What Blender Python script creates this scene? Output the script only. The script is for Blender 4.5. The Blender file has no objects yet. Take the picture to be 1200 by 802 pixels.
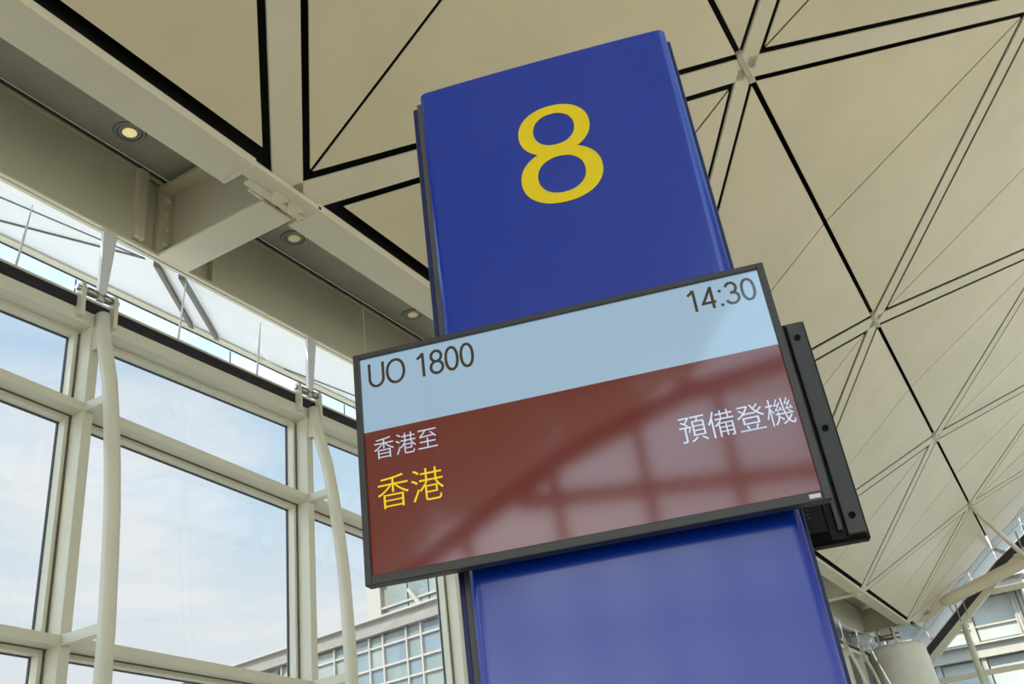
import bpy, bmesh, math, random
from mathutils import Vector, Matrix
random.seed(7)
sc = bpy.context.scene
col = sc.collection

# ------------------------------------------------------------------ camera
PITCH, ROLL, YAW, FPX = 0.49015804, -0.14059774, -0.46296695, 1084.01
cam_d = bpy.data.cameras.new('camera')
cam = bpy.data.objects.new('camera', cam_d); col.objects.link(cam)
fw = Vector((math.sin(YAW)*math.cos(PITCH), math.cos(YAW)*math.cos(PITCH), math.sin(PITCH)))
rt = Vector((math.cos(YAW), -math.sin(YAW), 0)); up = rt.cross(fw)
r2 = math.cos(ROLL)*rt + math.sin(ROLL)*up
u2 = -math.sin(ROLL)*rt + math.cos(ROLL)*up
m = Matrix((r2, u2, -fw)).transposed().to_4x4(); m.translation = (0, 0, 1.6)
cam.matrix_world = m
cam_d.sensor_width = 36; cam_d.lens = FPX/1200*36; cam_d.clip_end = 2000; cam_d.clip_start = .05
sc.camera = cam

# ------------------------------------------------------------------ sky, sun, exposure
sc.view_settings.view_transform = 'Standard'; sc.view_settings.look = 'None'
sc.view_settings.gamma = 1; sc.view_settings.use_curve_mapping = False
sc.view_settings.exposure = 0.0
world = bpy.data.worlds.new('sky'); sc.world = world; world.use_nodes = True
nt = world.node_tree; nt.nodes.clear()
N = nt.nodes.new; L = nt.links.new
tc = N('ShaderNodeTexCoord'); sep = N('ShaderNodeSeparateXYZ'); L(tc.outputs['Generated'], sep.inputs[0])
ramp = N('ShaderNodeValToRGB'); L(sep.outputs['Z'], ramp.inputs[0])
e = ramp.color_ramp.elements
e[0].position = 0.0; e[0].color = (.84, .84, .85, 1)
e[1].position = .75; e[1].color = (.34, .54, .78, 1)
x = e.new(.2); x.color = (.76, .81, .85, 1)
x = e.new(.36); x.color = (.56, .73, .86, 1)
x = e.new(.48); x.color = (.47, .66, .85, 1)
mp = N('ShaderNodeMapping'); mp.inputs['Scale'].default_value = (1.2, 1.2, 4.5); L(tc.outputs['Generated'], mp.inputs[0])
nz = N('ShaderNodeTexNoise'); nz.inputs['Scale'].default_value = 2.4; nz.inputs['Detail'].default_value = 8
nz.inputs['Roughness'].default_value = .58; nz.inputs['Distortion'].default_value = .5; L(mp.outputs[0], nz.inputs['Vector'])
cr = N('ShaderNodeValToRGB'); L(nz.outputs['Fac'], cr.inputs[0])
cr.color_ramp.elements[0].position = .47; cr.color_ramp.elements[0].color = (0, 0, 0, 1)
cr.color_ramp.elements[1].position = .66; cr.color_ramp.elements[1].color = (.85, .85, .85, 1)
fade = N('ShaderNodeMapRange'); L(sep.outputs['Z'], fade.inputs['Value'])
fade.inputs['From Min'].default_value = .36; fade.inputs['From Max'].default_value = .56
fade.inputs['To Min'].default_value = 1; fade.inputs['To Max'].default_value = .25
mm = N('ShaderNodeMath'); mm.operation = 'MULTIPLY'; L(cr.outputs[0], mm.inputs[0]); L(fade.outputs[0], mm.inputs[1])
mx = N('ShaderNodeMixRGB'); L(mm.outputs[0], mx.inputs[0]); L(ramp.outputs[0], mx.inputs[1]); mx.inputs[2].default_value = (.88, .88, .88, 1)
sun_from = Vector((-.20, -.70, .69)).normalized()
dt = N('ShaderNodeVectorMath'); dt.operation = 'DOT_PRODUCT'; L(tc.outputs['Generated'], dt.inputs[0]); dt.inputs[1].default_value = sun_from
mxx = N('ShaderNodeMath'); mxx.operation = 'MAXIMUM'; L(dt.outputs['Value'], mxx.inputs[0]); mxx.inputs[1].default_value = 0
pw = N('ShaderNodeMath'); pw.operation = 'POWER'; L(mxx.outputs[0], pw.inputs[0]); pw.inputs[1].default_value = 3
glow = N('ShaderNodeMath'); glow.operation = 'MULTIPLY_ADD'; L(pw.outputs[0], glow.inputs[0]); glow.inputs[1].default_value = 5.0; glow.inputs[2].default_value = 1.75
bg = N('ShaderNodeBackground'); L(mx.outputs[0], bg.inputs[0]); L(glow.outputs[0], bg.inputs[1])
wo = N('ShaderNodeOutputWorld'); L(bg.outputs[0], wo.inputs[0])

sun_d = bpy.data.lights.new('sun', 'SUN'); sun = bpy.data.objects.new('sun', sun_d); col.objects.link(sun)
sun_d.energy = 6.5; sun_d.color = (1, .89, .72); sun_d.angle = .02
sun.rotation_euler = sun_from.to_track_quat('Z', 'Y').to_euler(); sun.location = (-20, 0, 60)

# ------------------------------------------------------------------ materials
def mat(name, color, rough=.5, metal=0, spec=.5, var=0, vscale=3, emit=None, estr=0, bump=0, bscale=40, ior=None, coat=0):
    m = bpy.data.materials.new(name); m.use_nodes = True
    t = m.node_tree; b = t.nodes['Principled BSDF']
    b.inputs['Base Color'].default_value = (*color, 1); b.inputs['Roughness'].default_value = rough
    b.inputs['Metallic'].default_value = metal; b.inputs['Specular IOR Level'].default_value = spec
    if ior: b.inputs['IOR'].default_value = ior
    if coat:
        b.inputs['Coat Weight'].default_value = coat; b.inputs['Coat Roughness'].default_value = .06
    if emit:
        b.inputs['Emission Color'].default_value = (*emit, 1); b.inputs['Emission Strength'].default_value = estr
    if var or bump:
        tc = t.nodes.new('ShaderNodeTexCoord')
        nz = t.nodes.new('ShaderNodeTexNoise'); nz.inputs['Scale'].default_value = vscale; nz.inputs['Detail'].default_value = 5
        t.links.new(tc.outputs['Object'], nz.inputs['Vector'])
        if var:
            mr = t.nodes.new('ShaderNodeMapRange'); t.links.new(nz.outputs['Fac'], mr.inputs['Value'])
            mr.inputs['From Min'].default_value = .3; mr.inputs['From Max'].default_value = .7
            mr.inputs['To Min'].default_value = 1-var; mr.inputs['To Max'].default_value = 1+var
            mu = t.nodes.new('ShaderNodeMixRGB'); mu.blend_type = 'MULTIPLY'; mu.inputs[0].default_value = 1
            mu.inputs[1].default_value = (*color, 1); t.links.new(mr.outputs[0], mu.inputs[2])
            t.links.new(mu.outputs[0], b.inputs['Base Color'])
        if bump:
            n2 = t.nodes.new('ShaderNodeTexNoise'); n2.inputs['Scale'].default_value = bscale; n2.inputs['Detail'].default_value = 3
            t.links.new(tc.outputs['Object'], n2.inputs['Vector'])
            bp = t.nodes.new('ShaderNodeBump'); bp.inputs['Strength'].default_value = bump; bp.inputs['Distance'].default_value = .01
            t.links.new(n2.outputs['Fac'], bp.inputs['Height']); t.links.new(bp.outputs[0], b.inputs['Normal'])
    return m

def glass_mat(name, tint, refl=1.0):
    m = bpy.data.materials.new(name); m.use_nodes = True; t = m.node_tree; t.nodes.clear()
    o = t.nodes.new('ShaderNodeOutputMaterial'); mix = t.nodes.new('ShaderNodeMixShader')
    tr = t.nodes.new('ShaderNodeBsdfTransparent'); gl = t.nodes.new('ShaderNodeBsdfGlossy')
    tr.inputs[0].default_value = (*tint, 1); gl.inputs['Roughness'].default_value = .0
    lw = t.nodes.new('ShaderNodeLayerWeight'); lw.inputs[0].default_value = .5
    pw = t.nodes.new('ShaderNodeMath'); pw.operation = 'POWER'; pw.inputs[1].default_value = 5; t.links.new(lw.outputs['Facing'], pw.inputs[0])
    mu = t.nodes.new('ShaderNodeMath'); mu.operation = 'MULTIPLY_ADD'; mu.inputs[1].default_value = .95*refl; mu.inputs[2].default_value = .05*refl
    t.links.new(pw.outputs[0], mu.inputs[0]); t.links.new(mu.outputs[0], mix.inputs[0])
    t.links.new(tr.outputs[0], mix.inputs[1]); t.links.new(gl.outputs[0], mix.inputs[2]); t.links.new(mix.outputs[0], o.inputs[0])
    return m

PAINT = mat('cream_paint', (.77, .70, .54), .38, var=.03, vscale=1.2)
PAINT2 = mat('frame_paint', (.75, .72, .58), .4, var=.03, vscale=1.5)
PANELM = mat('ceiling_panel_paint', (.76, .67, .48), .33, var=.05, vscale=.7)
PANELM2 = mat('ceiling_panel_paint_b', (.74, .65, .47), .33, var=.05, vscale=.7)
WEB = mat('beam_web_paint', (.74, .70, .56), .4, var=.04, vscale=1)
GREYS = mat('soffit_grey', (.60, .60, .54), .25, var=.08, vscale=1.5)
DARK = mat('void_shade_black', (.012, .012, .010), .8)  # near-black colour stands in for shade inside the roof voids
GUT = mat('gutter_rubber', (.035, .033, .04), .55)
WHITE = mat('eave_white', (.86, .87, .88), .35, var=.02)
JOINT = mat('frame_joint_brown', (.14, .12, .085), .6)
def translucent(m, c, f):
    t = m.node_tree; b = t.nodes['Principled BSDF']; o = t.nodes['Material Output']
    tr = t.nodes.new('ShaderNodeBsdfTranslucent'); tr.inputs[0].default_value = (*c, 1)
    mx_ = t.nodes.new('ShaderNodeMixShader'); mx_.inputs[0].default_value = f
    t.links.new(b.outputs[0], mx_.inputs[1]); t.links.new(tr.outputs[0], mx_.inputs[2]); t.links.new(mx_.outputs[0], o.inputs[0])
translucent(WHITE, (.88, .88, .88), .22)
STEEL = mat('steel', (.45, .44, .42), .3, 1)

GASKET = mat('gasket', (.03, .03, .035), .5)
GLASS = glass_mat('window_glass', (.55, .562, .57), .8)
GLASSF = glass_mat('far_glass', (.90, .92, .925), .8)
GLASSC = glass_mat('clear_glass', (.95, .97, .975), .8)
FLOORM = mat('floor_granite', (.74, .64, .46), .25, var=.08, vscale=6)
APRON = mat('apron_concrete', (.40, .385, .35), .8, var=.08, vscale=.15)
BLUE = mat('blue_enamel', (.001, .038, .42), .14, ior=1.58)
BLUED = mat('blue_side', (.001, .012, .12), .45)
YEL = mat('yellow_vinyl', (.97, .72, .0), .4)
GREYCORE = mat('grey_core', (.09, .088, .08), .5)
BEZEL = mat('bezel_plastic', (.042, .042, .039), .38, bump=.08, bscale=300)
BLACKP = mat('black_plastic', (.004, .004, .004), .45, spec=.2)
def screen_mat(name, c, s=1.0):
    return mat(name, (.004, .004, .004), .07, spec=.5, ior=1.68, emit=c, estr=s)
S_HEAD = screen_mat('screen_pale_blue', (.29, .43, .56))
S_BODY = screen_mat('screen_maroon', (.108, .006, .004))
S_TXT = screen_mat('screen_brown_text', (.016, .009, .003))
S_WHT = screen_mat('screen_white_text', (.50, .60, .74))
S_YEL = screen_mat('screen_yellow_text', (.84, .60, .004))

# ------------------------------------------------------------------ helpers
ORG = {}
def link(o, parent=None):
    col.objects.link(o)
    if parent: o.parent = parent
    return o
def mesh(name, verts, faces, mt, parent=None, smooth=False, local=False):
    """verts in world space unless local; parented meshes are stored relative to the parent's base"""
    if parent is not None and not local and parent.name in ORG:
        ox = Vector(ORG[parent.name]); verts = [Vector(v)-ox for v in verts]
    me = bpy.data.meshes.new(name); me.from_pydata([tuple(v) for v in verts], [], faces); me.update()
    bm = bmesh.new(); bm.from_mesh(me); bmesh.ops.recalc_face_normals(bm, faces=bm.faces); bm.to_mesh(me); bm.free()
    if smooth:
        for p in me.polygons: p.use_smooth = True
    me.materials.append(mt)
    return link(bpy.data.objects.new(name, me), parent)
def empty(name, loc=(0, 0, 0), rz=0, parent=None):
    o = bpy.data.objects.new(name, None); o.empty_display_size = .3
    o.location = loc; o.rotation_euler = (0, 0, rz); link(o, parent)
    ORG[o.name] = loc
    return o
def tag(o, label=None, cat=None, group=None, kind=None):
    if label: o['label'] = label
    if cat: o['category'] = cat
    if group: o['group'] = group
    if kind: o['kind'] = kind
    return o
BF = [(0, 1, 3, 2), (4, 6, 7, 5), (0, 4, 5, 1), (2, 3, 7, 6), (0, 2, 6, 4), (1, 5, 7, 3)]
def boxv(x0, x1, y0, y1, z0, z1):
    return [(x, y, z) for x in (x0, x1) for y in (y0, y1) for z in (z0, z1)]
def box(name, x0, x1, y0, y1, z0, z1, mt, parent=None, bev=0, local=False):
    o = mesh(name, boxv(x0, x1, y0, y1, z0, z1), BF, mt, parent, local=local)
    if bev:
        bm = bmesh.new(); bm.from_mesh(o.data)
        bmesh.ops.bevel(bm, geom=bm.edges[:], offset=bev, segments=2, affect='EDGES', profile=.5); bm.to_mesh(o.data); bm.free()
    return o
def beamv(p, q, side, upv, w, h0, h1):
    """box from p to q: width w along side, from h0 to h1 along upv"""
    p, q, s, u = Vector(p), Vector(q), Vector(side).normalized()*w/2, Vector(upv).normalized()
    out = []
    for a in (p, q):
        for sg in (-1, 1):
            for h in (h0, h1): out.append(a+s*sg+u*h)
    return out
def beam(name, p, q, side, upv, w, h0, h1, mt, parent=None, local=False):
    return mesh(name, beamv(p, q, side, upv, w, h0, h1), BF, mt, parent, local=local)
def tube(name, pts, r, mt, parent=None, seg=16, local=False):
    pts = [Vector(p) for p in pts]; rs = r if isinstance(r, (list, tuple)) else [r]*len(pts)
    v, f = [], []
    prev = None
    for i, p in enumerate(pts):
        d = (pts[min(i+1, len(pts)-1)]-pts[max(i-1, 0)]).normalized()
        a = (prev if prev is not None else Vector((0, 0, 1)) if abs(d.z) < .9 else Vector((0, 1, 0)))
        s = d.cross(a).normalized(); t = s.cross(d).normalized(); prev = t
        for k in range(seg):
            an = 2*math.pi*k/seg; v.append(p+rs[i]*(math.cos(an)*s+math.sin(an)*t))
    for i in range(len(pts)-1):
        for k in range(seg):
            f.append((i*seg+k, i*seg+(k+1) % seg, (i+1)*seg+(k+1) % seg, (i+1)*seg+k))
    f.append(tuple(range(seg))[::-1]); f.append(tuple((len(pts)-1)*seg+k for k in range(seg)))
    o = mesh(name, v, f, mt, parent, local=local)
    for p in o.data.polygons:
        if len(p.vertices) == 4: p.use_smooth = True
    return o
def lathe(name, c, axis, prof, mt, parent=None, seg=28, local=False):
    """prof: (radius, distance along axis)"""
    c, d = Vector(c), Vector(axis).normalized()
    a = Vector((0, 0, 1)) if abs(d.z) < .9 else Vector((0, 1, 0))
    s = d.cross(a).normalized(); t = s.cross(d)
    v, f = [], []
    for (r, h) in prof:
        for k in range(seg):
            an = 2*math.pi*k/seg; v.append(c+d*h+max(r, 1e-4)*(math.cos(an)*s+math.sin(an)*t))
    n = len(prof)
    for i in range(n-1):
        for k in range(seg):
            f.append((i*seg+k, i*seg+(k+1) % seg, (i+1)*seg+(k+1) % seg, (i+1)*seg+k))
    return mesh(name, v, f, mt, parent, smooth=True, local=local)
def join_boxes(name, lst, mt, parent=None, local=False):
    v, f = [], []
    for bv in lst:
        n = len(v); v += [tuple(a) for a in bv]; f += [tuple(i+n for i in q) for q in BF]
    return mesh(name, v, f, mt, parent, local=local)

# ------------------------------------------------------------------ dimensions
SP = 9.57888                      # spacing of the roof nodes along the hall
Y0 = 5.82195
VX = [(-5.2124, 7.60), (-1.0261, 10.7302), (3.5238, 13.4065), (8.39, 15.38), (13.54, 16.40)]
VX += [(2*13.54-a, b) for a, b in VX[-2::-1]]
YEND, YBACK = 47.0, -26.0
def vault_z(X):
    for (a, za), (b, zb) in zip(VX[:-1], VX[1:]):
        if a <= X <= b: return za+(zb-za)*(X-a)/(b-a)
    return 7.6
XW = -7.0                         # inner face of the left mullions
MS = 3.085; MY = 5.01             # mullion spacing, near face of the first mullion in view
XR = 2*13.54+7.0

# ------------------------------------------------------------------ ground and floor
ground = mesh('ground', [(-900, -900, -.9), (900, -900, -.9), (900, 900, -.9), (-900, 900, -.9)], [(0, 1, 2, 3)], APRON)
tag(ground, 'pale concrete apron stretching away outside the hall', 'ground', kind='structure')
floor = box('floor', XW-.4, XR+.4, YBACK-.3, YEND+.3, -.5, 0, FLOORM)
tag(floor, 'polished beige stone floor of the departure hall', 'floor', kind='structure')

CARPET = mat('added_carpet', (.42, .36, .26), .9, var=.12, vscale=25)  # added, unseen floor covering; lowers the light bounced onto the left ceiling
carpet = box('carpet', XW+.3, 4.0, -14, 38, .0, .012, CARPET); tag(carpet, 'warm beige carpet added out of view along the left windows to dim the ceiling bounce', 'carpet')
# ------------------------------------------------------------------ ceiling: lattice of ribs and triangular panels
ceiling = empty('ceiling'); tag(ceiling, 'cream vaulted ceiling of triangular panels between diagonal ribs', 'ceiling', kind='structure')
YMAX = 47.9
def node(row, k):
    return Y0+SP*(k+(.5 if row % 2 else 0))
def inset_tri(P, d):
    """triangle P (2D, any winding) with edge i (P[i]->P[i+1]) moved inwards by d[i]"""
    a = (P[1][0]-P[0][0])*(P[2][1]-P[0][1])-(P[1][1]-P[0][1])*(P[2][0]-P[0][0])
    if a < 0: P = [P[0], P[2], P[1]]; d = [d[2], d[1], d[0]]
    lines = []
    for i in range(3):
        p, q = Vector(P[i]), Vector(P[(i+1) % 3]); t = (q-p).normalized(); n = Vector((-t.y, t.x))
        lines.append((p+n*d[i], t))
    out = []
    for i in range(3):
        (p, t), (q, s) = lines[i-1], lines[i]
        det = t.x*(-s.y)+s.x*t.y
        w = q-p; k = (w.x*(-s.y)+s.x*w.y)/det
        out.append(p+t*k)
    return out
def clip_y(poly, ymax):
    out = []
    for i in range(len(poly)):
        a, b = poly[i], poly[(i+1) % len(poly)]
        if a[0] <= ymax: out.append(Vector(a))
        if (a[0]-ymax)*(b[0]-ymax) < 0:
            t = (ymax-a[0])/(b[0]-a[0]); out.append(Vector(a)+(Vector(b)-Vector(a))*t)
    return out
SKY = 4.2  # reach of the added, unseen skylight either side of the crown
def clip_s(poly, bi, ln):
    f = (lambda p: (ln-SKY)-p[1]) if bi == 3 else (lambda p: p[1]-SKY)
    out = []
    for i in range(len(poly)):
        a, b = poly[i], poly[(i+1) % len(poly)]; fa, fb = f(a), f(b)
        if fa >= 0: out.append(Vector(a))
        if fa*fb < 0: out.append(Vector(a)+(Vector(b)-Vector(a))*(fa/(fa-fb)))
    return out
RW, GAP = .33, .09
KLO, KHI = -4, 5
rest_v, rest_f = [], []
for bi in range(len(VX)-1):
    (xa, za), (xb, zb) = VX[bi], VX[bi+1]
    ln = math.hypot(xb-xa, zb-za); tx, tz = (xb-xa)/ln, (zb-za)/ln; nx, nz_ = -tz, tx
    def w3(p, h, xa=xa, za=za, tx=tx, tz=tz, nx=nx, nz_=nz_):
        return Vector((xa+tx*p[1]+nx*h, p[0], za+tz*p[1]+nz_*h))
    lo = [node(bi, k) for k in range(KLO, KHI+1)]; hi = [node(bi+1, k) for k in range(KLO, KHI+1)]
    tris = []
    allr = sorted([(y, 0) for y in lo]+[(y, 1) for y in hi])
    # alternate nodes: every three consecutive ones make a cell
    for i in range(len(allr)-2):
        a, b, c = allr[i:i+3]          # a and c on one chord, b on the other
        tris.append((a, b, c))
    first_edge = .27 if bi == 0 else (.27 if bi == len(VX)-2 else .06)
    for (a, b, c) in tris:
        if min(a[0], b[0], c[0]) > YMAX or max(a[0], c[0]) < YBACK-6: continue
        A = (a[0], a[1]*ln); Bp = (b[0], b[1]*ln); Cc = (c[0], c[1]*ln); Mid = ((A[0]+Cc[0])/2, A[1])
        chord = .045
        if (bi == 0 and a[1] == 0) or (bi == len(VX)-2 and a[1] == 1): chord = .29
        rib_in = RW/2+GAP
        for tri, d in (([A, Bp, Mid], [rib_in, .02, chord]), ([Mid, Bp, Cc], [.02, rib_in, chord])):
            P = clip_y(inset_tri(tri, d), YMAX)
            if bi in (3, 4): P = clip_s(P, bi, ln)
            if len(P) < 3: continue
            lift = .008+random.uniform(-.004, .004)
            n = len(P)
            v = [w3(p, lift) for p in P]+[w3(p, lift+.016) for p in P]
            f = [tuple(range(n)), tuple(range(2*n-1, n-1, -1))]+[(i, (i+1) % n, n+(i+1) % n, n+i) for i in range(n)]
            if bi < 3:
                mesh('ceiling_panel', v, f, random.choice((PANELM, PANELM, PANELM2)), ceiling)
            else:
                o0 = len(rest_v); rest_v += v; rest_f += [tuple(i+o0 for i in q) for q in f]
    ribs = []
    for (a, b) in zip(allr[:-1], allr[1:]):
        if a[0] > YMAX or b[0] < YBACK-6: continue
        A = Vector((a[0], a[1]*ln)); Bp = Vector((b[0], b[1]*ln))
        if Bp.x > YMAX: Bp = A+(Bp-A)*((YMAX-A.x)/(Bp.x-A.x))
        side2 = Vector((-(Bp-A).y, (Bp-A).x)).normalized()
        sv = w3(side2, 0)-w3((0, 0), 0); uv = Vector((nx, 0, nz_))
        bv = beamv(w3(A, 0), w3(Bp, 0), sv, uv, RW, 0, .03)
        if bi < 3: mesh('rib', bv, BF, PAINT, ceiling)
        else: ribs.append(bv)
    if ribs: tag(join_boxes('far_rib', ribs, PAINT, ceiling), kind='stuff')
    # roof deck above the open joints, coloured near-black so the gaps read as shade
    h = .42
    v = [w3((y, s), hh) for y in (YBACK-1, YMAX) for s in ((SKY if bi == 4 else .15 if bi == 0 else -.3), (ln-SKY if bi == 3 else ln+.3)) for hh in (h, h+.12)]
    mesh('roof_deck', v, BF, DARK, ceiling)
    if bi in (3, 4):
        s0, s1 = (ln-SKY, ln) if bi == 3 else (0, SKY)
        mesh('added_skylight_pane', [w3((YBACK, s0), .4), (w3((YMAX, s0), .4)), w3((YMAX, s1), .4), w3((YBACK, s1), .4)], [(0, 1, 2, 3)], GLASSC, ceiling)  # skylight added out of view to brighten floor and vault
tag(mesh('far_ceiling_panel', rest_v, rest_f, PANELM, ceiling), kind='stuff')
# hinge bars at the nodes of the panel joints
for bi in (1, 2):
    X, Z = VX[bi]
    for k in range(-3, 5):
        y = node(bi, k)
        box('node_bar', X-.045, X+.045, y-.30, y+.30, Z-.05, Z+.10, PAINT, ceiling, bev=.01)

# ------------------------------------------------------------------ edge beam above the left windows
trim = empty('trim_1'); tag(trim, 'cream steel edge beam running above the left window wall', 'beam', kind='structure')
XL3, ZB, ZS = -6.93, 7.60, 8.67
FX0, FX1 = -5.497, -5.077
bn = [Y0+SP*k for k in range(-3, 5)]
prevy = YBACK
for i, yb in enumerate(bn+[None]):
    if yb is None: break
    y1 = yb-.60
    if y1-prevy > .5:
        fl = box('flange_plate', FX0, FX1, prevy, y1, ZB, ZB+.10, PAINT, trim, bev=.006)
        for ye in (prevy+.02, y1-.05):
            box('end_lip', FX0+.01, FX1-.01, ye, ye+.03, ZB-.012, ZB+.002, PAINT, fl)
    prevy = yb+.30
# web facing panels with joints, kept clear of the stub beams
for i, yb in enumerate(bn):
    ya = yb+.64; yz = yb+SP-.50
    n = 3
    for j in range(n):
        a = ya+(yz-ya)*j/n; b = ya+(yz-ya)*(j+1)/n
        if a > 46.5: continue
        box('web_panel', XL3-.03, XL3, a+.006, min(b, 46.8)-.006, ZB+.05, ZS-.07, WEB, trim)
    # recessed steel web between the stiffeners and the stiffeners themselves
    box('web_plate', XL3-.10, XL3-.06, yb-.52, yb+.66, ZB+.03, ZS-.03, WEB, trim)
    box('stiffener', XL3-.06, XL3+.07, yb-.52, yb-.40, ZB+.06, ZS-.10, PAINT, trim, bev=.006)
    box('stiffener', XL3-.06, XL3+.02, yb+.60, yb+.66, ZB+.03, ZS-.10, PAINT, trim, bev=.006)
box('lower_rail', XL3-.035, XL3+.015, YBACK, 46.8, ZB, ZB+.045, PAINT, trim, bev=.008)
box('lower_rail', XL3-.085, XL3-.045, YBACK, 46.8, ZB-.005, ZB+.06, WEB, trim)
box('shadow_gap', XL3-.05, XL3-.03, YBACK, 46.8, ZS-.08, ZS+.03, JOINT, trim)
box('upper_lip', XL3-.01, XL3+.025, YBACK, 46.8, ZS-.105, ZS-.075, PAINT, trim)
box('soffit_plate', XL3+.015, -5.15, YBACK, 46.8, ZS, ZS+.05, GREYS, trim)
box('soffit_gap_cover', XL3-.10, XL3+.06, YBACK, 46.8, ZS+.06, ZS+.10, JOINT, trim)
mesh('soffit_back', [(-5.15, YBACK, ZS), (-5.15, 46.8, ZS), (-5.15, 46.8, ZB+.16), (-5.15, YBACK, ZB+.16)], [(0, 1, 2, 3)], DARK, trim)  # black sheet closing the void, shade put into its colour
for i, yb in enumerate(bn):
    # stub beam: an I section from the edge beam to the roof node
    st = box('stub_beam', XL3+.02, FX0+.10, yb-.175, yb+.245, ZB-.01, ZB+.03, PAINT, trim, bev=.006)
    box('stub_web', XL3+.02, FX1-.30, yb+.01, yb+.06, ZB+.03, ZS-.16, PAINT, st)
    box('stub_top_flange', XL3+.02, FX1-.15, yb-.175, yb+.245, ZS-.16, ZS-.11, PAINT, st)
    box('end_plate', XL3-.055, XL3+.02, yb-.19, yb+.26, ZB+.03, ZS-.11, PAINT, st)
    for b in range(4):
        z = ZB+.17+b*.20
        lathe('bolt', (XL3+.02, yb-.10, z), (1, 0, 0), [(0, .040), (.034, .040), (.042, .028), (.042, .0)], PAINT, st, seg=8)
    # node casting under the ribs
    box('node_bar', FX1-.20, FX1-.0, yb-.62, yb+.36, ZB+.01, ZB+.07, PAINT, st, bev=.012)
    box('node_bar', FX1-.27, FX1-.19, yb-.50, yb+.30, ZB-.015, ZB+.05, PAINT, st, bev=.012)
    box('node_plate', FX0+.06, FX1-.22, yb-.36, yb+.30, ZB+.03, ZB+.07, PAINT, st, bev=.01)
    tube('node_pin', [(FX0+.12, yb-.34, ZB+.02), (FX0+.12, yb-.20, ZB+.02)], .035, PAINT, st, seg=12)

# downlights in the grey soffit
places = {-1: ('brightly lit recessed downlight in the grey soffit nearest the frame edge', 4.927),
          0: ('recessed downlight in the grey soffit just right of the bolted stub beam', 7.465),
          1: ('recessed downlight in the grey soffit beside the blue gate sign', 10.05)}
CANM = mat('downlight_ring', (.50, .54, .55), .35)
LENS = mat('downlight_lens', (.8, .75, .5), .1, emit=(1, .88, .42), estr=.62)
LENS2 = mat('downlight_lens_dim', (.7, .66, .5), .1, emit=(1, .80, .42), estr=.22)
REFL = mat('downlight_reflector', (.75, .68, .42), .22, .8)
for i, (k, (lab, y)) in enumerate(places.items()):
    d = empty('recessed_downlight', (-6.60, y, ZS)); tag(d, lab, 'downlight', 'downlights in the edge soffit')
    lathe('trim_ring', (-6.6, y, ZS), (0, 0, -1), [(.162, 0), (.162, .014), (.148, .020), (.132, .016), (.130, .0)], CANM, d)
    lathe('shadow_line_ring', (-6.6, y, ZS), (0, 0, -1), [(.170, .0), (.170, .003), (.162, .003)], GASKET, d)  # dark ring painted in as the shadow line round the trim
    lathe('shadow_line_ring', (-6.6, y, ZS), (0, 0, -1), [(.130, .003), (.130, .008), (.122, .008)], GASKET, d)  # inner shadow line, likewise put in as a dark ring
    lathe('baffle', (-6.6, y, ZS), (0, 0, -1), [(.122, .004), (.118, .010), (.10, .008), (.088, .002)], CANM, d)
    lathe('reflector', (-6.6, y, ZS), (0, 0, -1), [(.092, .004), (.086, .016), (.074, .010)], REFL, d)
    lathe('lens', (-6.6, y, ZS), (0, 0, -1), [(.078, .009), (.055, .014), (.03, .017), (0, .018)], LENS if i == 0 else LENS2, d)

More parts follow.
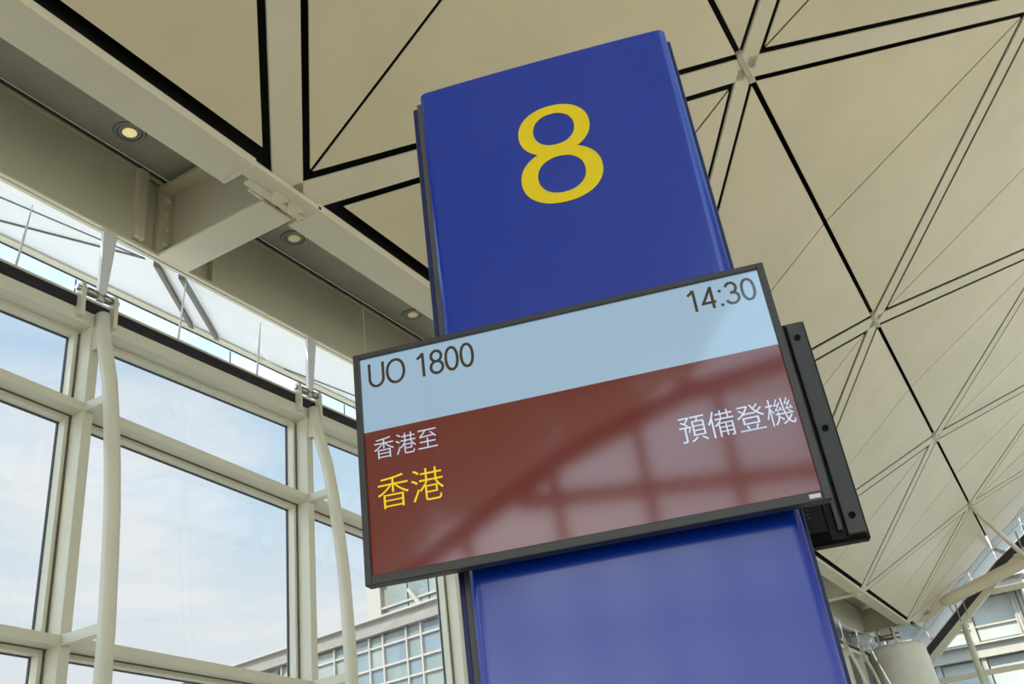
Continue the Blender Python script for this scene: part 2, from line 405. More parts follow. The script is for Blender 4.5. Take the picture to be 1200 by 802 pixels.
# ------------------------------------------------------------------ left window wall
wall = empty('wall_left'); tag(wall, 'tall left window wall of cream mullions, transoms and glass', 'window wall', kind='structure')
def drop(Y): return -.056*(min(max(Y, 1.9), 20)-5.0)
ZG0, ZG1 = 6.62, 6.765
ks = list(range(-10, 14))
XG = XW-.275                     # glass plane
BOW = [(6.61, -6.945), (6.42, -6.918), (6.25, -6.875), (5.83, -6.755), (5.45, -6.687), (4.95, -6.615), (4.5, -6.567), (4.05, -6.541), (3.5, -6.516), (3.1, -6.512),
       (2.5, -6.54), (1.9, -6.61), (1.2, -6.73), (.5, -6.88), (.05, -6.99)]
near_k = range(-2, 5)
for k in ks:
    y = MY+MS*k
    mo = box('mullion', XW-.17, XW, y, y+.105, 0, 6.625, PAINT2, wall, bev=.006)
    mid = y+.0525
    if k >= -2:
        pts = [(x_, mid+.01, z_) for z_, x_ in BOW]
        tube('bow_tube', pts, [.066, .068]+[.070]*(len(pts)-2), PAINT2, mo, seg=20)
        for base in (5.62, 3.50, 1.4):
            z = base+drop(y)
            xb = -6.55 if base == 3.5 else (-6.70 if base > 5 else -6.70)
            box('strut_arm', XW-.01, xb, mid-.045, mid+.055, z-.045, z+.045, PAINT2, mo, bev=.006)
        box('top_cleat', XW-.01, -6.92, mid-.035, mid+.045, 6.22, 6.48, PAINT2, mo)
        # clevis with pin and rocker arm up to the roof
        cl = empty('clevis', parent=wall)
        for yy in (mid-.24, mid+.13):
            v = []
            prof = [(-.07, -.16), (.07, -.16), (.06, .16), (.035, .215), (-.035, .215), (-.06, .16)]
            for s in (0, .045): v += [(XW+.015+a*.75, yy+s, 6.68+b) for a, b in prof]
            n = len(prof)
            mesh('clevis_plate', v, [tuple(range(n)), tuple(range(2*n-1, n-1, -1))]+[(i, (i+1) % n, n+(i+1) % n, n+i) for i in range(n)], PAINT2, cl)
        tube('clevis_pin', [(XW+.015, mid-.28, 6.83), (XW+.015, mid+.20, 6.83)], .030, STEEL, cl, seg=14)
        for (ya, yz) in ((mid-.17, mid-.06), (mid+.02, mid+.11)):
            tube('pin_sleeve', [(XW+.015, ya, 6.83), (XW+.015, yz, 6.83)], .045, STEEL, cl, seg=14)
        v = []
        for xx in (-.02, .02):
            v += [(XW+.015+xx, mid-.045, 6.78), (XW+.015+xx, mid+.035, 6.78), (XW+.045+xx, mid+.085, 7.58), (XW+.045+xx, mid-.075, 7.58)]
        mesh('rocker_arm', v, [(0, 1, 2, 3), (7, 6, 5, 4)]+[(i, (i+1) % 4, 4+(i+1) % 4, 4+i) for i in range(4)], WHITE, cl)
    # bay k -> k+1
    ya, yb = y+.105, y+MS
    if yb > 46.5: continue
    box('header_rail', XW-.2, XW, ya, yb, 6.48, ZG0, PAINT2, wall, bev=.006)
    zt1a, zt1b = 5.66+drop(y), 5.66+drop(y+MS)
    zt2a, zt2b = 3.54+drop(y), 3.54+drop(y+MS)
    zt3a, zt3b = 1.25+drop(y), 1.25+drop(y+MS)
    rows = [(6.48, 6.48, zt1a, zt1b), (zt1a-.085, zt1b-.085, zt2a, zt2b), (zt2a-.085, zt2b-.085, zt3a, zt3b)]
    for (za, zb2) in ((zt1a, zt1b), (zt2a, zt2b), (zt3a, zt3b)):
        v = [(x_, yy, zz) for x_ in (XW-.155, XW) for yy, z0 in ((ya, za), (yb, zb2)) for zz in (z0-.085, z0)]
        mesh('transom', v, BF, PAINT2, wall)
    for (ta, tb, ba, bb) in rows:
        fr = .046
        # frame around each pane (four bars), dark gasket and the pane
        v = []
        outer = [(ya-.04, ba-.03), (yb+.04, bb-.03), (yb+.04, tb+.03), (ya-.04, ta+.03)]; inner = [(ya+fr*1.2, ba+fr*.6), (yb-fr*1.2, bb+fr*.6), (yb-fr*1.2, tb-fr), (ya+fr*1.2, ta-fr)]
        g2 = [(ya+fr*1.2+.008, ba+fr*.6+.008), (yb-fr*1.2-.008, bb+fr*.6+.008), (yb-fr*1.2-.008, tb-fr-.008), (ya+fr*1.2+.008, ta-fr-.008)]
        def ring(name, o, i_, x0, x1, mt, par):
            v = [(x0, *p) for p in o]+[(x0, *p) for p in i_]+[(x1, *p) for p in o]+[(x1, *p) for p in i_]
            f = []
            for q in range(4):
                r = (q+1) % 4
                f += [(q, r, 4+r, 4+q), (8+q, 12+q, 12+r, 8+r), (q, 8+q, 8+r, r), (4+q, 4+r, 12+r, 12+q)]
            return mesh(name, v, f, mt, par)
        wf = ring('window_frame', outer, inner, XG-.03, XW-.175, PAINT2, wall)
        ring('gasket', inner, g2, XG-.02, XG+.008, GASKET, wf)
        gv = [(XG, *p) for p in inner]
        mesh('pane', gv, [(0, 1, 2, 3)], GLASS, wall)
        # dark drainage joint between frame and mullion
    box('frame_joint', XW-.176, XW-.168, yb-.02, yb-.002, zt3a, 6.46, JOINT, wall)
    for (za, zb2) in ((zt1a, zt1b), (zt2a, zt2b)):
        v = [(x_, yy, zz) for x_ in (XW-.176, XW-.157) for yy, z0 in ((ya, za), (yb, zb2)) for zz in (z0-.092, z0-.07)]
        mesh('frame_joint', v, BF, JOINT, wall)
    box('frame_joint', XW-.225, XW-.202, ya, yb, 6.455, 6.478, JOINT, wall)
    z0 = zt3b-.085
    box('sill_panel', XW-.25, XW-.1, ya, yb, -.1, min(zt3a, zt3b)-.08, PAINT2, wall)
# gutter strip of black ribbed rubber with a light top edge
join_boxes('gutter_strip', [boxv(XW-.16, XW-.02, YBACK, 46.4, ZG0, ZG1-.01)]+[boxv(XW-.02, XW-.008, YBACK, 46.4, ZG0+.012+j*.024, ZG0+.026+j*.024) for j in range(5)], GUT, wall)
box('gutter_edge', XW-.17, XW-.012, YBACK, 46.4, ZG1-.01, ZG1+.015, PAINT2, wall)

# clerestory glass between gutter and edge beam
clere = empty('window_1'); tag(clere, 'narrow clerestory window strip between the gutter and the edge beam', 'window', kind='structure')
GLC = glass_mat('clerestory_glass', (.97, .98, .985), .6)
yy = YBACK
edges = [4.85+2.06*j for j in range(-15, 21)]
for a, b in zip(edges[:-1], edges[1:]):
    mesh('pane', [(XW-.10, a, ZG1), (XW-.10, b, ZG1), (XW-.10, b, 7.6), (XW-.10, a, 7.6)], [(0, 1, 2, 3)], GLC, clere)
    box('glass_joint', XW-.108, XW-.098, a-.005, a+.005, ZG1, 6.99, GASKET, clere)
# slender rods up to the eave
for k in range(-2, 6):
    for off in (-.88, 1.02):
        y = MY+MS*k+.05+off
        tube('hanger_rod', [(XW-.03, y, 6.77), (XW-.05, y+.05, 7.16), (XW-.07, y+.10, 7.56)], [.013, .012, .006], WHITE, clere, seg=8)
# white overhanging eave outside
eave = empty('trim_2'); tag(eave, 'white overhanging eave panels outside above the clerestory strip', 'eave', kind='structure')
def sp(Y, u, lift=0): return Vector((XL3-.10-1.57*u, Y, 7.62+.63*u+lift))
for k in range(-4, 5):
    yb = Y0+SP*k
    E = [(-.15, .06), (-9.0, .06)]
    polys = [[(yb-.15, .03), (yb-9.1, .03), (yb-9.1, .22), (yb-5.0, .86)][:0],
             [(yb-.2, .02), (yb+.28-SP+.5, .02), (yb-6.2, 1), ],
             [(yb-.2, .06), (yb-6.15, 1), (yb-1.7, 1)],
             [(yb-.2, .07), (yb-1.64, 1), (yb+1.75, 1), (yb-.1, .06)],
             [(yb-.02, .03), (yb+1.9, 1), (yb+2.2, 1), (yb+.22, .03)],
             [(yb+.38, .02), (yb+2.36, 1), (yb+SP-6.25, 1), (yb+.8, .02)]]
    for P in polys:
        if len(P) < 3 or P[0][0] > 46: continue
        n = len(P)
        v = [sp(a, u) for a, u in P]+[sp(a, u, .012) for a, u in P]
        mesh('eave_panel', v, [tuple(range(n)), tuple(range(2*n-1, n-1, -1))]+[(i, (i+1) % n, n+(i+1) % n, n+i) for i in range(n)], WHITE, eave)
    for a0, a1 in ((yb-.2, yb-6.18), (yb-.2, yb-1.67)):
        if yb < 44: beam('eave_seam', sp(a0, .05, -.006), sp(a1, 1, -.006), (0, 1, 0), (0, 0, 1), .05, -.01, .01, JOINT, eave)
    for a0, a1 in (((yb-.05), (yb+1.83)), ((yb+.30), (yb+2.29))):
        p, q = sp(a0, .03, -.02), sp(a1, 1, -.02)
        beam('eave_strut', p, q, (0, 1, 0), (0, 0, 1), .085, -.03, .06, JOINT, eave)
v = []
box('eave_fascia', XL3-1.72, XL3-1.62, YBACK, 49, 8.20, 8.25, PAINT2, eave)
box('eave_fascia', XL3-1.74, XL3-1.72, YBACK, 49, 8.19, 8.27, GASKET, eave)

# ------------------------------------------------------------------ far end wall with its arched head
def arch_wall(name, label, Y, sgn, mullx, trans, near):
    w = empty(name); tag(w, label, 'window wall', kind='structure')
    xs = [-5.6]+[p[0] for p in VX[1:-1]]+[2*13.54+5.6]
    def band(nm, d0, d1, ya, yb, mt):
        for a, b in zip(xs[:-1], xs[1:]):
            v = [(x_, yy, vault_z(x_)-(0 if -5.2124 <= x_ <= 2*13.54+5.2124 else .28)-d) for x_ in (a, b) for yy in (ya, yb) for d in (d1, d0)]
            mesh(nm, v, BF, mt, w)
    band('gutter_strip', .93, 1.31, Y-.09, Y+.09, GUT)
    band('gutter_edge', .89, .93, Y-.10, Y+.10, PAINT2)
    band('header_rail', 1.31, 1.66, Y-.14, Y+.14, PAINT2)
    band('clerestory_rail', .36, .40, Y-.02, Y+.02, PAINT2)
    # glass: one arched pane per bay
    allx = sorted(set([-5.6]+mullx+[p[0] for p in VX[1:-1]]+[2*13.54+5.6]))
    for a, b in zip(allx[:-1], allx[1:]):
        mesh('pane', [(a, Y+.05*sgn, 0), (b, Y+.05*sgn, 0), (b, Y+.05*sgn, vault_z(b)), (a, Y+.05*sgn, vault_z(a))], [(0, 1, 2, 3)], GLASSF if near else GLASSC, w)
    for x_ in mullx:
        zt = vault_z(x_)-1.6
        if near: tube('mullion', [(x_, Y-.05, 0), (x_, Y-.05, zt)], .13, PAINT2, w, seg=14)
        else: box('mullion', x_-.17, x_+.17, Y-.15, Y+.15, 0, zt, PAINT2, w)
    for z, t in trans:
        # transoms run as far as the arch is above them
        left = -5.6
        for i in range(1, 400):
            xx = -5.6+i*.05
            if vault_z(xx)-1.66 > z: left = xx; break
        box('transom', left if z > 5.9 else -5.6, 2*13.54-(left if z > 5.9 else -5.6), Y-.10, Y+.10, z-t/2, z+t/2, PAINT2, w)
    return w
wall_end = arch_wall('wall_far', 'arched glass end wall beyond the round column', YEND, 1, [-3.2+3.3*i for i in range(11)], [(5.40, .22), (8.6, .22), (2.2, .22)], True)
# rods crossing the clerestory gap of the far wall
for x_ in (-3.25, -2.9, .15, .5):
    zt = vault_z(x_)
    tube('link_rod', [(x_, YEND-.12, zt-1.45), (x_, YEND-.12, zt-.55)], .03, STEEL, wall_end, seg=8)
for a, b in zip([-6.2]+[p[0] for p in VX[1:4]], [p[0] for p in VX[1:5]]):
    za, zb_ = (vault_z(a) if a > -5.2 else 7.6+.748*(a+5.2124)), vault_z(b)
    n_ = max(1, round((b-a)/1.3))
    for i in range(n_):
        t0, t1 = i/n_+.006, (i+1)/n_-.006
        v = []
        for lift in (0, .012):
            for t, yy, dd in ((t0, 47.35, .02), (t1, 47.35, .02), (t1, 49.25, .42), (t0, 49.25, .42)):
                v.append((a+(b-a)*t, yy, za+(zb_-za)*t-dd+lift))
        mesh('eave_panel', v, [(0, 1, 2, 3), (7, 6, 5, 4)]+[(i_, (i_+1) % 4, 4+(i_+1) % 4, 4+i_) for i_ in range(4)], WHITE, eave)
arch_wall('wall_back', 'arched glass end wall behind the viewer', YBACK, -1, [6.3-3.2*3+3.2*i for i in range(11)], [(10.7, .55), (7.2, .4), (3.6, .4)], False)

# right window wall, opposite
wr = empty('wall_right'); tag(wr, 'long window wall on the far right side of the hall', 'window wall', kind='structure')
for i in range(0, 24):
    y = YBACK+MS*i
    box('mullion', XR-.1, XR+.1, y, y+.12, 0, 7.6, PAINT2, wr)
    if y+MS < YEND+1:
        mesh('pane', [(XR, y+.12, 0), (XR, y+MS, 0), (XR, y+MS, 7.6), (XR, y+.12, 7.6)], [(0, 1, 2, 3)], GLASSC, wr)
for z in (1.3, 3.5, 5.6, 6.7): box('transom', XR-.08, XR+.08, YBACK, YEND, z-.06, z+.06, PAINT2, wr)
box('edge_beam', 2*13.54+5.0, XR, YBACK, YEND, 7.6, 8.1, PAINT, wr)

# ------------------------------------------------------------------ column at the far corner and the steel above it
CX, CY = -5.86, 44.1
colm = empty('column', (CX, CY, 0)); tag(colm, 'thick round cream column at the far corner under the roof', 'column')
CONC = mat('column_paint', (.86, .85, .77), .45, var=.03)
lathe('shaft', (CX, CY, 0), (0, 0, 1), [(1.35, 0), (1.30, 2.5), (1.22, 5.2), (1.17, 6.15), (1.165, 6.3)], CONC, colm, seg=48)
lathe('cap', (CX, CY, 0), (0, 0, 1), [(1.165, 6.30), (1.15, 6.33), (1.14, 6.62), (1.08, 6.78), (.9, 6.86), (0, 6.87)], CONC, colm, seg=48)
for s in (-1, 1):
    box('bearing_plate', CX-.30+s*.35, CX-.22+s*.35, CY-.35, CY+.35, 6.85, 7.62, PAINT, colm)
tube('bearing_pin', [(CX-.75, CY, 7.25), (CX+.3, CY, 7.25)], .14, STEEL, colm)
box('bearing_block', CX-.45, CX+.0, CY-.3, CY+.3, 7.3, 7.62, WEB, colm)

tie = empty('tie_tube', (-4.75, 46.1, 8.35)); tag(tie, 'heavy cream steel tube rising from a pinned plate by the column', 'steel tube')
tube('tube_body', [(-3.75, 46.0, 8.42), (-3.4, 46.0, 8.50), (0, 46.0, 9.38), (5.5, 46.0, 10.75)], [.16, .26, .27, .27], PAINT, tie, seg=24)
v = []
prof = [(-5.25, 7.75), (-4.9, 8.55), (-4.4, 8.72), (-3.5, 8.70), (-3.5, 8.30), (-4.2, 7.95)]
for yv in (45.9, 46.1): v += [(a, yv, b) for a, b in prof]
n = len(prof)
mesh('lug_plate', v, [tuple(range(n)), tuple(range(2*n-1, n-1, -1))]+[(i, (i+1) % n, n+(i+1) % n, n+i) for i in range(n)], PAINT, tie)
lathe('lug_boss', (-4.47, 45.9, 8.36), (0, -1, 0), [(.30, 0), (.30, .05), (.2, .06), (.2, .10), (0, .10)], STEEL, tie)
b1 = tube('brace_rod', [(-1.026, 39.35, 10.70), (.22, 46.0, 9.43), ], .10, PAINT); tag(b1, 'slim grey brace from the ceiling node down to the heavy tube', 'brace')
b2 = tube('brace_rod', [(-1.0, 48.6, 10.68), (.25, 46.0, 9.40)], .09, WEB); tag(b2, 'short dark brace from the end of the ceiling joint to the heavy tube', 'brace')

# ------------------------------------------------------------------ gate sign totem
YW = 0.29044; CXs, CYs, CZs = -.9425, 2.1704, 2.5902
rdir = Vector((math.cos(YW), math.sin(YW), 0)); ndir = Vector((-math.sin(YW), math.cos(YW), 0))
TC = .092                                      # totem axis relative to the screen centre
tb = Vector((CXs, CYs, .013))+rdir*TC+ndir*.20
tot = empty('gate_sign_totem', tb, YW); tag(tot, 'tall blue double-sided gate sign with a yellow numeral 8', 'gate sign')
# local space of the totem: x along the face, y away from the camera (0 = totem axis), z up
HW, TOP = .449, 3.993
def shell(name, sgn, mt):
    """slightly bowed enamel sheet with edges turned back"""
    prof = []
    n = 40
    for i in range(n+1):
        s = math.sin(math.pi/2*(-1+2*i/n))
        yv = -.10-.007*(1-abs(s)**2.2)
        if abs(s) > .95: yv += .016*((abs(s)-.95)/.05)**2
        prof.append((s*HW, yv*sgn))
    back = [(HW-.004, -.075*sgn), (-HW+.004, -.075*sgn)]
    P = prof+back; m_ = len(P)
    v = [(a, b, 0.02) for a, b in P]+[(a, b, TOP) for a, b in P]
    v = v+v                                     # the end caps keep vertices of their own so the sheet shades smoothly
    f = [tuple(range(2*m_, 3*m_)), tuple(range(4*m_-1, 3*m_-1, -1))]+[(i, (i+1) % m_, m_+(i+1) % m_, m_+i) for i in range(m_)]
    o = mesh(name, v, f, mt, tot, local=True)
    for i, p in enumerate(o.data.polygons):
        if 2 <= i < 2+n: p.use_smooth = True
    return o
shell('front_panel', 1, BLUE); shell('rear_panel', -1, BLUE)
box('core', -.40, .40, -.076, .076, 0, TOP-.04, GREYCORE, tot, local=True)
for s in (-1, 1):
    x0, x1 = (-.493, -.474) if s < 0 else (.445, .464)
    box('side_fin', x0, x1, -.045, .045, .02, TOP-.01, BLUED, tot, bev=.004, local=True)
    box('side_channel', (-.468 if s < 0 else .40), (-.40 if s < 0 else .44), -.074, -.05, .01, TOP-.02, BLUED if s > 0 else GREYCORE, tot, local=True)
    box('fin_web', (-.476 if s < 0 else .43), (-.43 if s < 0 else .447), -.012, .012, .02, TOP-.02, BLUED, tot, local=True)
box('base_plate', -.55, .50, -.22, .22, 0, .02, STEEL, tot, bev=.004, local=True)
# numeral 8, two bowls of contrasted stroke
def bowl(name, cx, cz, ow, oh, iw, ih, icz, y, parent):
    n = 72; v, f = [], []
    def se(w, h, a, c):                        # slightly squared ellipse
        ca, sa = math.cos(a), math.sin(a); p = 2/2.15
        return (cx+math.copysign(abs(ca)**p, ca)*w/2, c+math.copysign(abs(sa)**p, sa)*h/2)
    def surf(X): 
        s = min(1, abs(X)/HW); return -.10-.007*(1-s**2.2)
    for yy in (0, -.0012):
        for ring in ((ow, oh, cz), (iw, ih, icz)):
            for k in range(n):
                a, b = se(ring[0], ring[1], 2*math.pi*k/n, ring[2]); v.append((a, surf(a)+y+yy, b))
    for k in range(n):
        q = (k+1) % n
        f += [(k, q, n+q, n+k), (2*n+k, 3*n+k, 3*n+q, 2*n+q), (k, 2*n+k, 2*n+q, q), (n+k, n+q, 3*n+q, 3*n+k)]
    return mesh(name, v, f, YEL, parent, local=True)
num = empty('numeral_eight', parent=tot)
nx0 = .008
bowl('upper_bowl', nx0, 3.672, .246, .210, .142, .134, 3.674, -.0010, num)
bowl('lower_bowl', nx0, 3.481, .274, .226, .160, .148, 3.482, -.0012, num)

# ------------------------------------------------------------------ displays
def arc(cx, cz, rx, rz, a0, a1, n=22, p=2.0):
    out = []
    for i in range(n+1):
        t = math.radians(a0+(a1-a0)*i/n); c_, s_ = math.cos(t), math.sin(t)
        out.append((cx+rx*math.copysign(abs(c_)**(2/p), c_), cz+rz*math.copysign(abs(s_)**(2/p), s_)))
    return out
# sans-serif glyph centre lines in a cell one cap height tall; (advance, [(closed, points)])
SANS = {
 'U': (.74, [(0, [(.09, 1.0), (.09, .36)]+arc(.365, .36, .275, .315, 180, 360)+[(.64, .36), (.64, 1.0)])]),
 'O': (.80, [(1, arc(.40, .5, .335, .46, 0, 360, 48, 2.1)[:-1])]),
 '0': (.60, [(1, arc(.30, .49, .225, .45, 0, 360, 44, 2.2)[:-1])]),
 '8': (.60, [(1, arc(.30, .725, .20, .215, 0, 360, 36)[:-1]), (1, arc(.30, .275, .235, .24, 0, 360, 36)[:-1])]),
 '1': (.60, [(0, [(.37, 0), (.37, .965)]), (0, [(.37, .97), (.29, .86), (.14, .755)])]),
 '4': (.60, [(0, [(.43, 0), (.43, .97)]), (0, [(.56, .275), (.065, .275), (.425, .93)])]),
 '3': (.60, [(0, arc(.28, .715, .195, .225, 160, -80, 20)+[(.23, .505)]), (0, [(.23, .515)]+arc(.275, .275, .235, .24, 80, -165, 26))]),
 ':': (.30, [(0, [(.15, .62), (.15, .74)]), (0, [(.15, 0), (.15, .12)])]),
 ' ': (.34, []),
}
GN = {'U': 'letter_u', 'O': 'letter_o', '0': 'digit_zero', '1': 'digit_one', '3': 'digit_three', '4': 'digit_four', '8': 'digit_eight', ':': 'colon'}
def stroke(pts, w, closed):
    pts = [Vector(p) for p in pts]; n = len(pts); L_, R_ = [], []
    for i in range(n):
        a = pts[(i-1) % n] if (closed or i > 0) else pts[i]; b = pts[(i+1) % n] if (closed or i < n-1) else pts[i]
        d1 = (pts[i]-a) if (pts[i]-a).length > 1e-6 else (b-pts[i]); d2 = (b-pts[i]) if (b-pts[i]).length > 1e-6 else d1
        d1 = d1.normalized(); d2 = d2.normalized()
        t = (d1+d2).normalized(); nn = Vector((-t.y, t.x)); c_ = max(.35, t.dot(d1))
        L_.append(pts[i]+nn*w/2/c_); R_.append(pts[i]-nn*w/2/c_)
    return L_, R_
def sans(body, x, z, width, height, mt, parent, w=.112):
    tot_ = sum(SANS[c][0] for c in body)-.14
    sx = width/tot_; pen = x-.07*sx
    for ch in body:
        adv, strokes = SANS[ch]; v, f = [], []
        for si, (cl, pts) in enumerate(strokes):
            L_, R_ = stroke(pts, w, cl); n = len(pts); o0 = len(v)
            v += [(pen+p.x*sx, -.0012-.0001*si, z+p.y*height) for p in L_+R_]
            for i in range(n if cl else n-1):
                j = (i+1) % n; f.append((o0+i, o0+j, o0+n+j, o0+n+i))
        if ch == ':':
            for h_ in (0, 1): mesh('colon_dot', v[h_*4:h_*4+4], [(0, 1, 3, 2)], mt, parent, local=True)
        elif v: mesh(GN[ch], v, f, mt, parent, local=True)
        pen += adv*sx
def hanzi(body, x, z, pitch, size, mt, parent, thin):
    for i, ch in enumerate(body):
        c = bpy.data.curves.new('character', 'FONT'); c.body = ch; c.size = 1; c.resolution_u = 3; c.offset = -thin
        o = bpy.data.objects.new('character', c); col.objects.link(o)
        dg = bpy.context.evaluated_depsgraph_get(); me = bpy.data.meshes.new_from_object(o.evaluated_get(dg))
        bpy.data.objects.remove(o); bpy.data.curves.remove(c)
        xs = [v.co.x for v in me.vertices]; ys = [v.co.y for v in me.vertices]
        cx, cy = .5, (max(ys)+min(ys))/2
        for v in me.vertices: v.co = Vector((x+pitch*i+(v.co.x-cx)*size[0]+pitch/2, -.0012, z+(v.co.y-cy)*size[1]))
        me.materials.clear(); me.materials.append(mt)
        link(bpy.data.objects.new('character', me), parent)
def display(lab, loc, rz, tilt, front, SW=1.232, SH=.6964):
    d = empty('display_screen', loc, rz); d.rotation_euler = (tilt, 0, rz); tag(d, lab, 'display')
    hx, hz = SW/2, SH/2; bl, bt, bb = .020, .017, .026
    # bezel bars, mitred look
    def bar(nm, x0, x1, z0, z1): return box(nm, x0, x1, -.010, .034, z0, z1, BEZEL if front else BLACKP, d, bev=.0025, local=True)
    bar('bezel', -hx, -hx+bl, -hz, hz); bar('bezel', hx-bl, hx, -hz, hz)
    bar('bezel', -hx+bl, hx-bl, hz-bt, hz); bar('bezel', -hx+bl, hx-bl, -hz, -hz+bb)
    x0, x1, z0, z1 = -hx+bl, hx-bl, -hz+bb, hz-bt
    zs = .0945
    mk = lambda nm, a, b, mt: mesh(nm, [(x0, 0, a), (x1, 0, a), (x1, 0, b), (x0, 0, b)], [(0, 1, 2, 3)], mt, d, local=True)
    mk('screen_header', zs, z1, S_HEAD); mk('screen_body', z0, zs, S_BODY)
    # rear housing
    box('housing', -hx+.006, hx-.006, .034, .045, -hz+.006, hz-.006, BLACKP, d, bev=.002, local=True)
    v = [(-hx+.105, .044, -hz+.004), (hx-.105, .044, -hz+.004), (hx-.105, .044, hz-.03), (-hx+.105, .044, hz-.03),
         (-hx+.115, .075, -hz+.03), (hx-.115, .075, -hz+.03), (hx-.115, .075, hz-.06), (-hx+.115, .075, hz-.06)]
    mesh('housing_back', v, [(0, 1, 2, 3), (7, 6, 5, 4)]+[(i, (i+1) % 4, 4+(i+1) % 4, 4+i) for i in range(4)], BLACKP, d, local=True)
    box('wall_bracket', -.22, .22, .072, .10, -.15, .15, STEEL, d, local=True)
    for sx in (-1, 1):      # rear rim rails with screws
        xa = sx*(hx-.036)
        box('rim_rail', xa-.026, xa+.026, .044, .062, -hz+.012, hz-.012, BEZEL, d, bev=.004, local=True)
        xb = sx*(hx-.078)
        box('rim_rail', xb-.008, xb+.008, .044, .060, -hz+.03, hz-.012, BEZEL, d, bev=.003, local=True)
        for zz in (-.29, -.02, .29):
            lathe('screw', (xa, .062, zz), (0, 1, 0), [(.010, 0), (.010, .004), (.005, .004), (.004, .001), (0, .001)], BLACKP, d, seg=14, local=True)
    # vent slots low on the rear housing
    for sx in (-1, 1):
        lst = []
        for i in range(8):
            for j in range(6):
                xx = sx*(hx-.155-.014*j); zz = -hz+.075+.012*i
                lst.append(boxv(xx-.004, xx+.004, .0745, .0775, zz-.0015, zz+.0015))
        tag(join_boxes('vent_grille', lst, BEZEL, d, local=True), kind='stuff')
    lg = box('maker_badge', hx-.054, hx-.026, -.0112, -.0098, -hz+.008, -hz+.019, mat('badge_white', (.75, .76, .80), .4), d, local=True)
    if front:
        zc = CZs
        sans('UO 1800', -.570, 2.822-zc, .322, .080, S_TXT, d)
        sans('14:30', .386, 2.833-zc, .190, .072, S_TXT, d)
        hanzi('香港至', -.572, 2.628-zc, .0655, (.066, .071), S_WHT, d, .007)
        hanzi('香港', -.571, 2.494-zc, .100, (.102, .106), S_YEL, d, .009)
        hanzi('預備登機', .284, 2.495-zc, .0765, (.077, .083), S_WHT, d, .007)
    return d
display('wide flight display on the front of the blue sign showing UO 1800', (CXs, CYs, CZs), YW, .0163, True)
p2 = Vector((CXs, CYs, CZs))+rdir*.175+ndir*.445-Vector((0, 0, .010))
display('black rear display on the far side of the blue sign, its back showing', p2, YW+math.pi, 0.0, False, 1.14, .712)

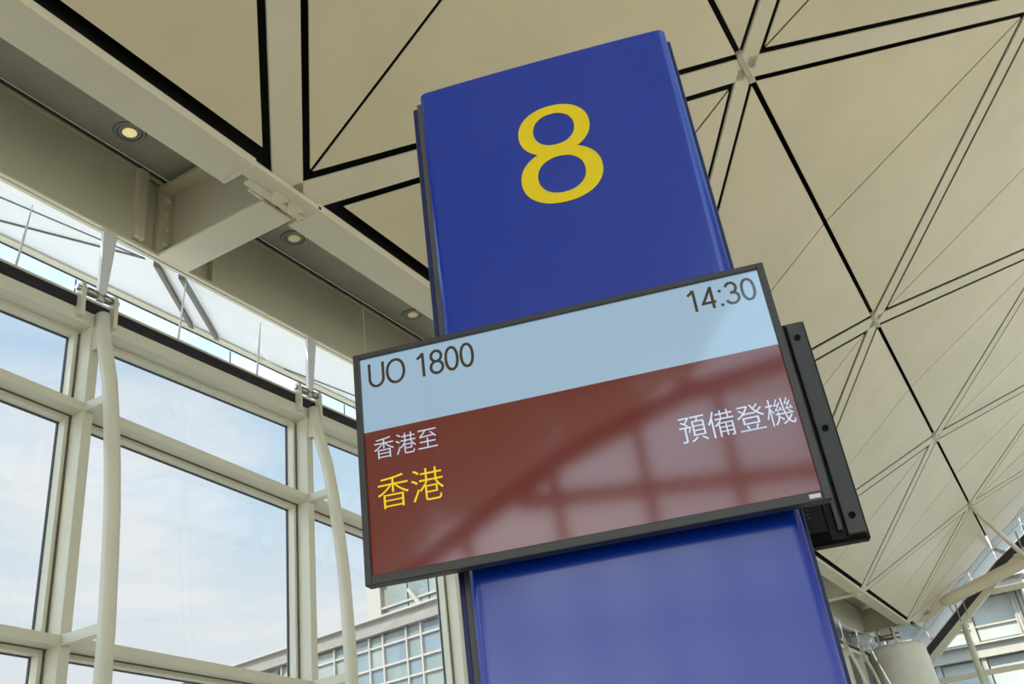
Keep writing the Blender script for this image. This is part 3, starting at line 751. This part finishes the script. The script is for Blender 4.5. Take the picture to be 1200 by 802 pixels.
# ------------------------------------------------------------------ terminal buildings outside
BWHITE = mat('facade_white', (.46, .43, .37), .6, var=.03)
BGREY = mat('facade_grey', (.30, .28, .245), .6, var=.05)
def facade_glass(name, c):
    return mat(name, c, .25, spec=.22, var=.18, vscale=.35)
FG1 = facade_glass('facade_glass_a', (.23, .28, .27)); FG2 = facade_glass('facade_glass_b', (.21, .27, .30)); FG3 = facade_glass('facade_glass_c', (.29, .33, .31))
FG4 = facade_glass('facade_glass_d', (.48, .52, .50)); FG5 = facade_glass('facade_glass_e', (.56, .58, .54))
def building(name, lab, origin, ang, x0, x1, parts):
    b = empty(name, origin, ang); tag(b, lab, 'building'); parts(b); return b
def left_wing(b):
    # local x to the right along the facade, y away from the viewer, z up
    def bx(nm, x0, x1, y0, y1, z0, z1, mt, bev=0): return box(nm, x0, x1, y0, y1, z0, z1, mt, b, bev, local=True)
    bx('wall', -34, 16, .5, 14, -.9, 11.6, BGREY)
    bx('parapet', -34, 16, 0, .6, 11.55, 12.25, BGREY)
    bx('parapet_cap', -34, 16, -.25, .7, 12.22, 12.32, BWHITE)
    zs = [11.5, 10.95, 9.95, 9.15, 8.2, 7.1, 6.0]
    x = -12.0; i = 0
    xs = []
    while x < 12: xs.append(x); x += (1.0 if i % 2 else 1.65); i += 1
    for j, (zt, zb) in enumerate(zip(zs[:-1], zs[1:])):
        for i, (a, c) in enumerate(zip(xs[:-1], xs[1:])):
            bx('pane', a+.05, c-.05, .38, .44, zb+.05, zt-.05, random.choice((FG1, FG2, FG3)))
        bx('facade_rail', -12, 12, .25, .42, zb-.05, zb+.05, BWHITE)
    for i, a in enumerate(xs): bx('facade_mullion', a-.05, a+.05, .22, .42, 5.9, 11.5, BWHITE)
    # left part: plain bays of glass with a low wall
    for i in range(9):
        a = -34+i*2.4
        if a > -13.5: break
        bx('pane', a+.1, a+2.3, .40, .46, 10.2, 11.4, random.choice((FG2, FG1)))
        bx('pane', a+.1, a+2.3, .40, .46, 8.6, 10.0, random.choice((FG2, FG1)))
    bx('facade_rail', -34, -12, .2, .45, 10.05, 10.17, BWHITE)
    # taller set-back block
    bx('upper_block', -9.6, 16, 5.0, 14, 11.5, 18.5, BGREY)
    bx('corner_pier', -9.7, -8.6, 4.7, 5.2, 11.5, 18.5, BWHITE)
    for i in range(14):
        a = -8.2+i*1.65
        for (z0, z1) in ((11.9, 13.0), (13.1, 14.2), (14.3, 15.6), (15.7, 17)):
            bx('pane', a+.05, a+1.6, 4.88, 4.95, z0+.04, z1-.04, random.choice((FG1, FG3, FG2)))
    for i in range(3):
        p = (-6.2+i*7, 4.6, 14.8); q = (-3.8+i*7, 4.6, 11.7)
        beam('diagonal_brace', p, q, (0, 1, 0), (1, 0, .7), .2, -.1, .1, BWHITE, b, local=True)
        beam('diagonal_brace', (-3.6+i*7, 4.6, 11.8), (-1.4+i*7, 4.6, 14.8), (0, 1, 0), (1, 0, -.7), .2, -.1, .1, BWHITE, b, local=True)
    for z in (11.85, 13.05, 14.25, 15.65): bx('facade_rail', -8.6, 16, 4.75, 4.9, z-.06, z+.06, BWHITE)
building('terminal_wing', 'grey terminal wing with gridded glass facade seen through the left windows', (-25.0, 38.0, 0), math.radians(171.15-180), 0, 0, left_wing)
def end_block(b):
    def bx(nm, x0, x1, y0, y1, z0, z1, mt, bev=0): return box(nm, x0, x1, y0, y1, z0, z1, mt, b, bev, local=True)
    bx('wall', -14, -.7, .6, 16, -.9, 12.6, BGREY)
    bx('spandrel', -14, .2, 0, .7, 7.25, 7.95, BWHITE)
    bx('spandrel_ledge', -14, .3, -.3, .1, 7.92, 8.02, BWHITE)
    bx('spandrel', -14, .2, .2, .7, 4.2, 5.0, BWHITE)
    bx('cornice', -14, -.4, -1.1, .7, 10.45, 10.95, BWHITE)
    bx('cornice_top', -14, -.2, -1.5, .8, 10.95, 11.1, BWHITE)
    for i in range(5):
        a = -13.4+i*2.45
        for (z0, z1) in ((8.15, 8.9), (8.95, 10.35), (5.1, 7.15)):
            bx('pane', a+.08, a+2.2, .5, .58, z0, z1, random.choice((FG4, FG5)))
        bx('facade_pier', a+2.2, a+2.45, .2, .65, 5, 10.4, BWHITE)
    bx('facade_rail', -14, -.7, .35, .6, 8.86, 8.96, BWHITE)
    for i in range(4): tube('down_pipe', [(-1.3+.22*i, .2, 8.0), (-1.3+.22*i, .2, 10.4)], .05, BWHITE, b, seg=8, local=True)
    bx('roof_plant', -13, -4, 3, 12, 12.6, 14.0, BGREY)
building('terminal_block', 'pale cream terminal block with ledges and windows beyond the end wall', (0, 60, 0), 0, 0, 0, end_block)
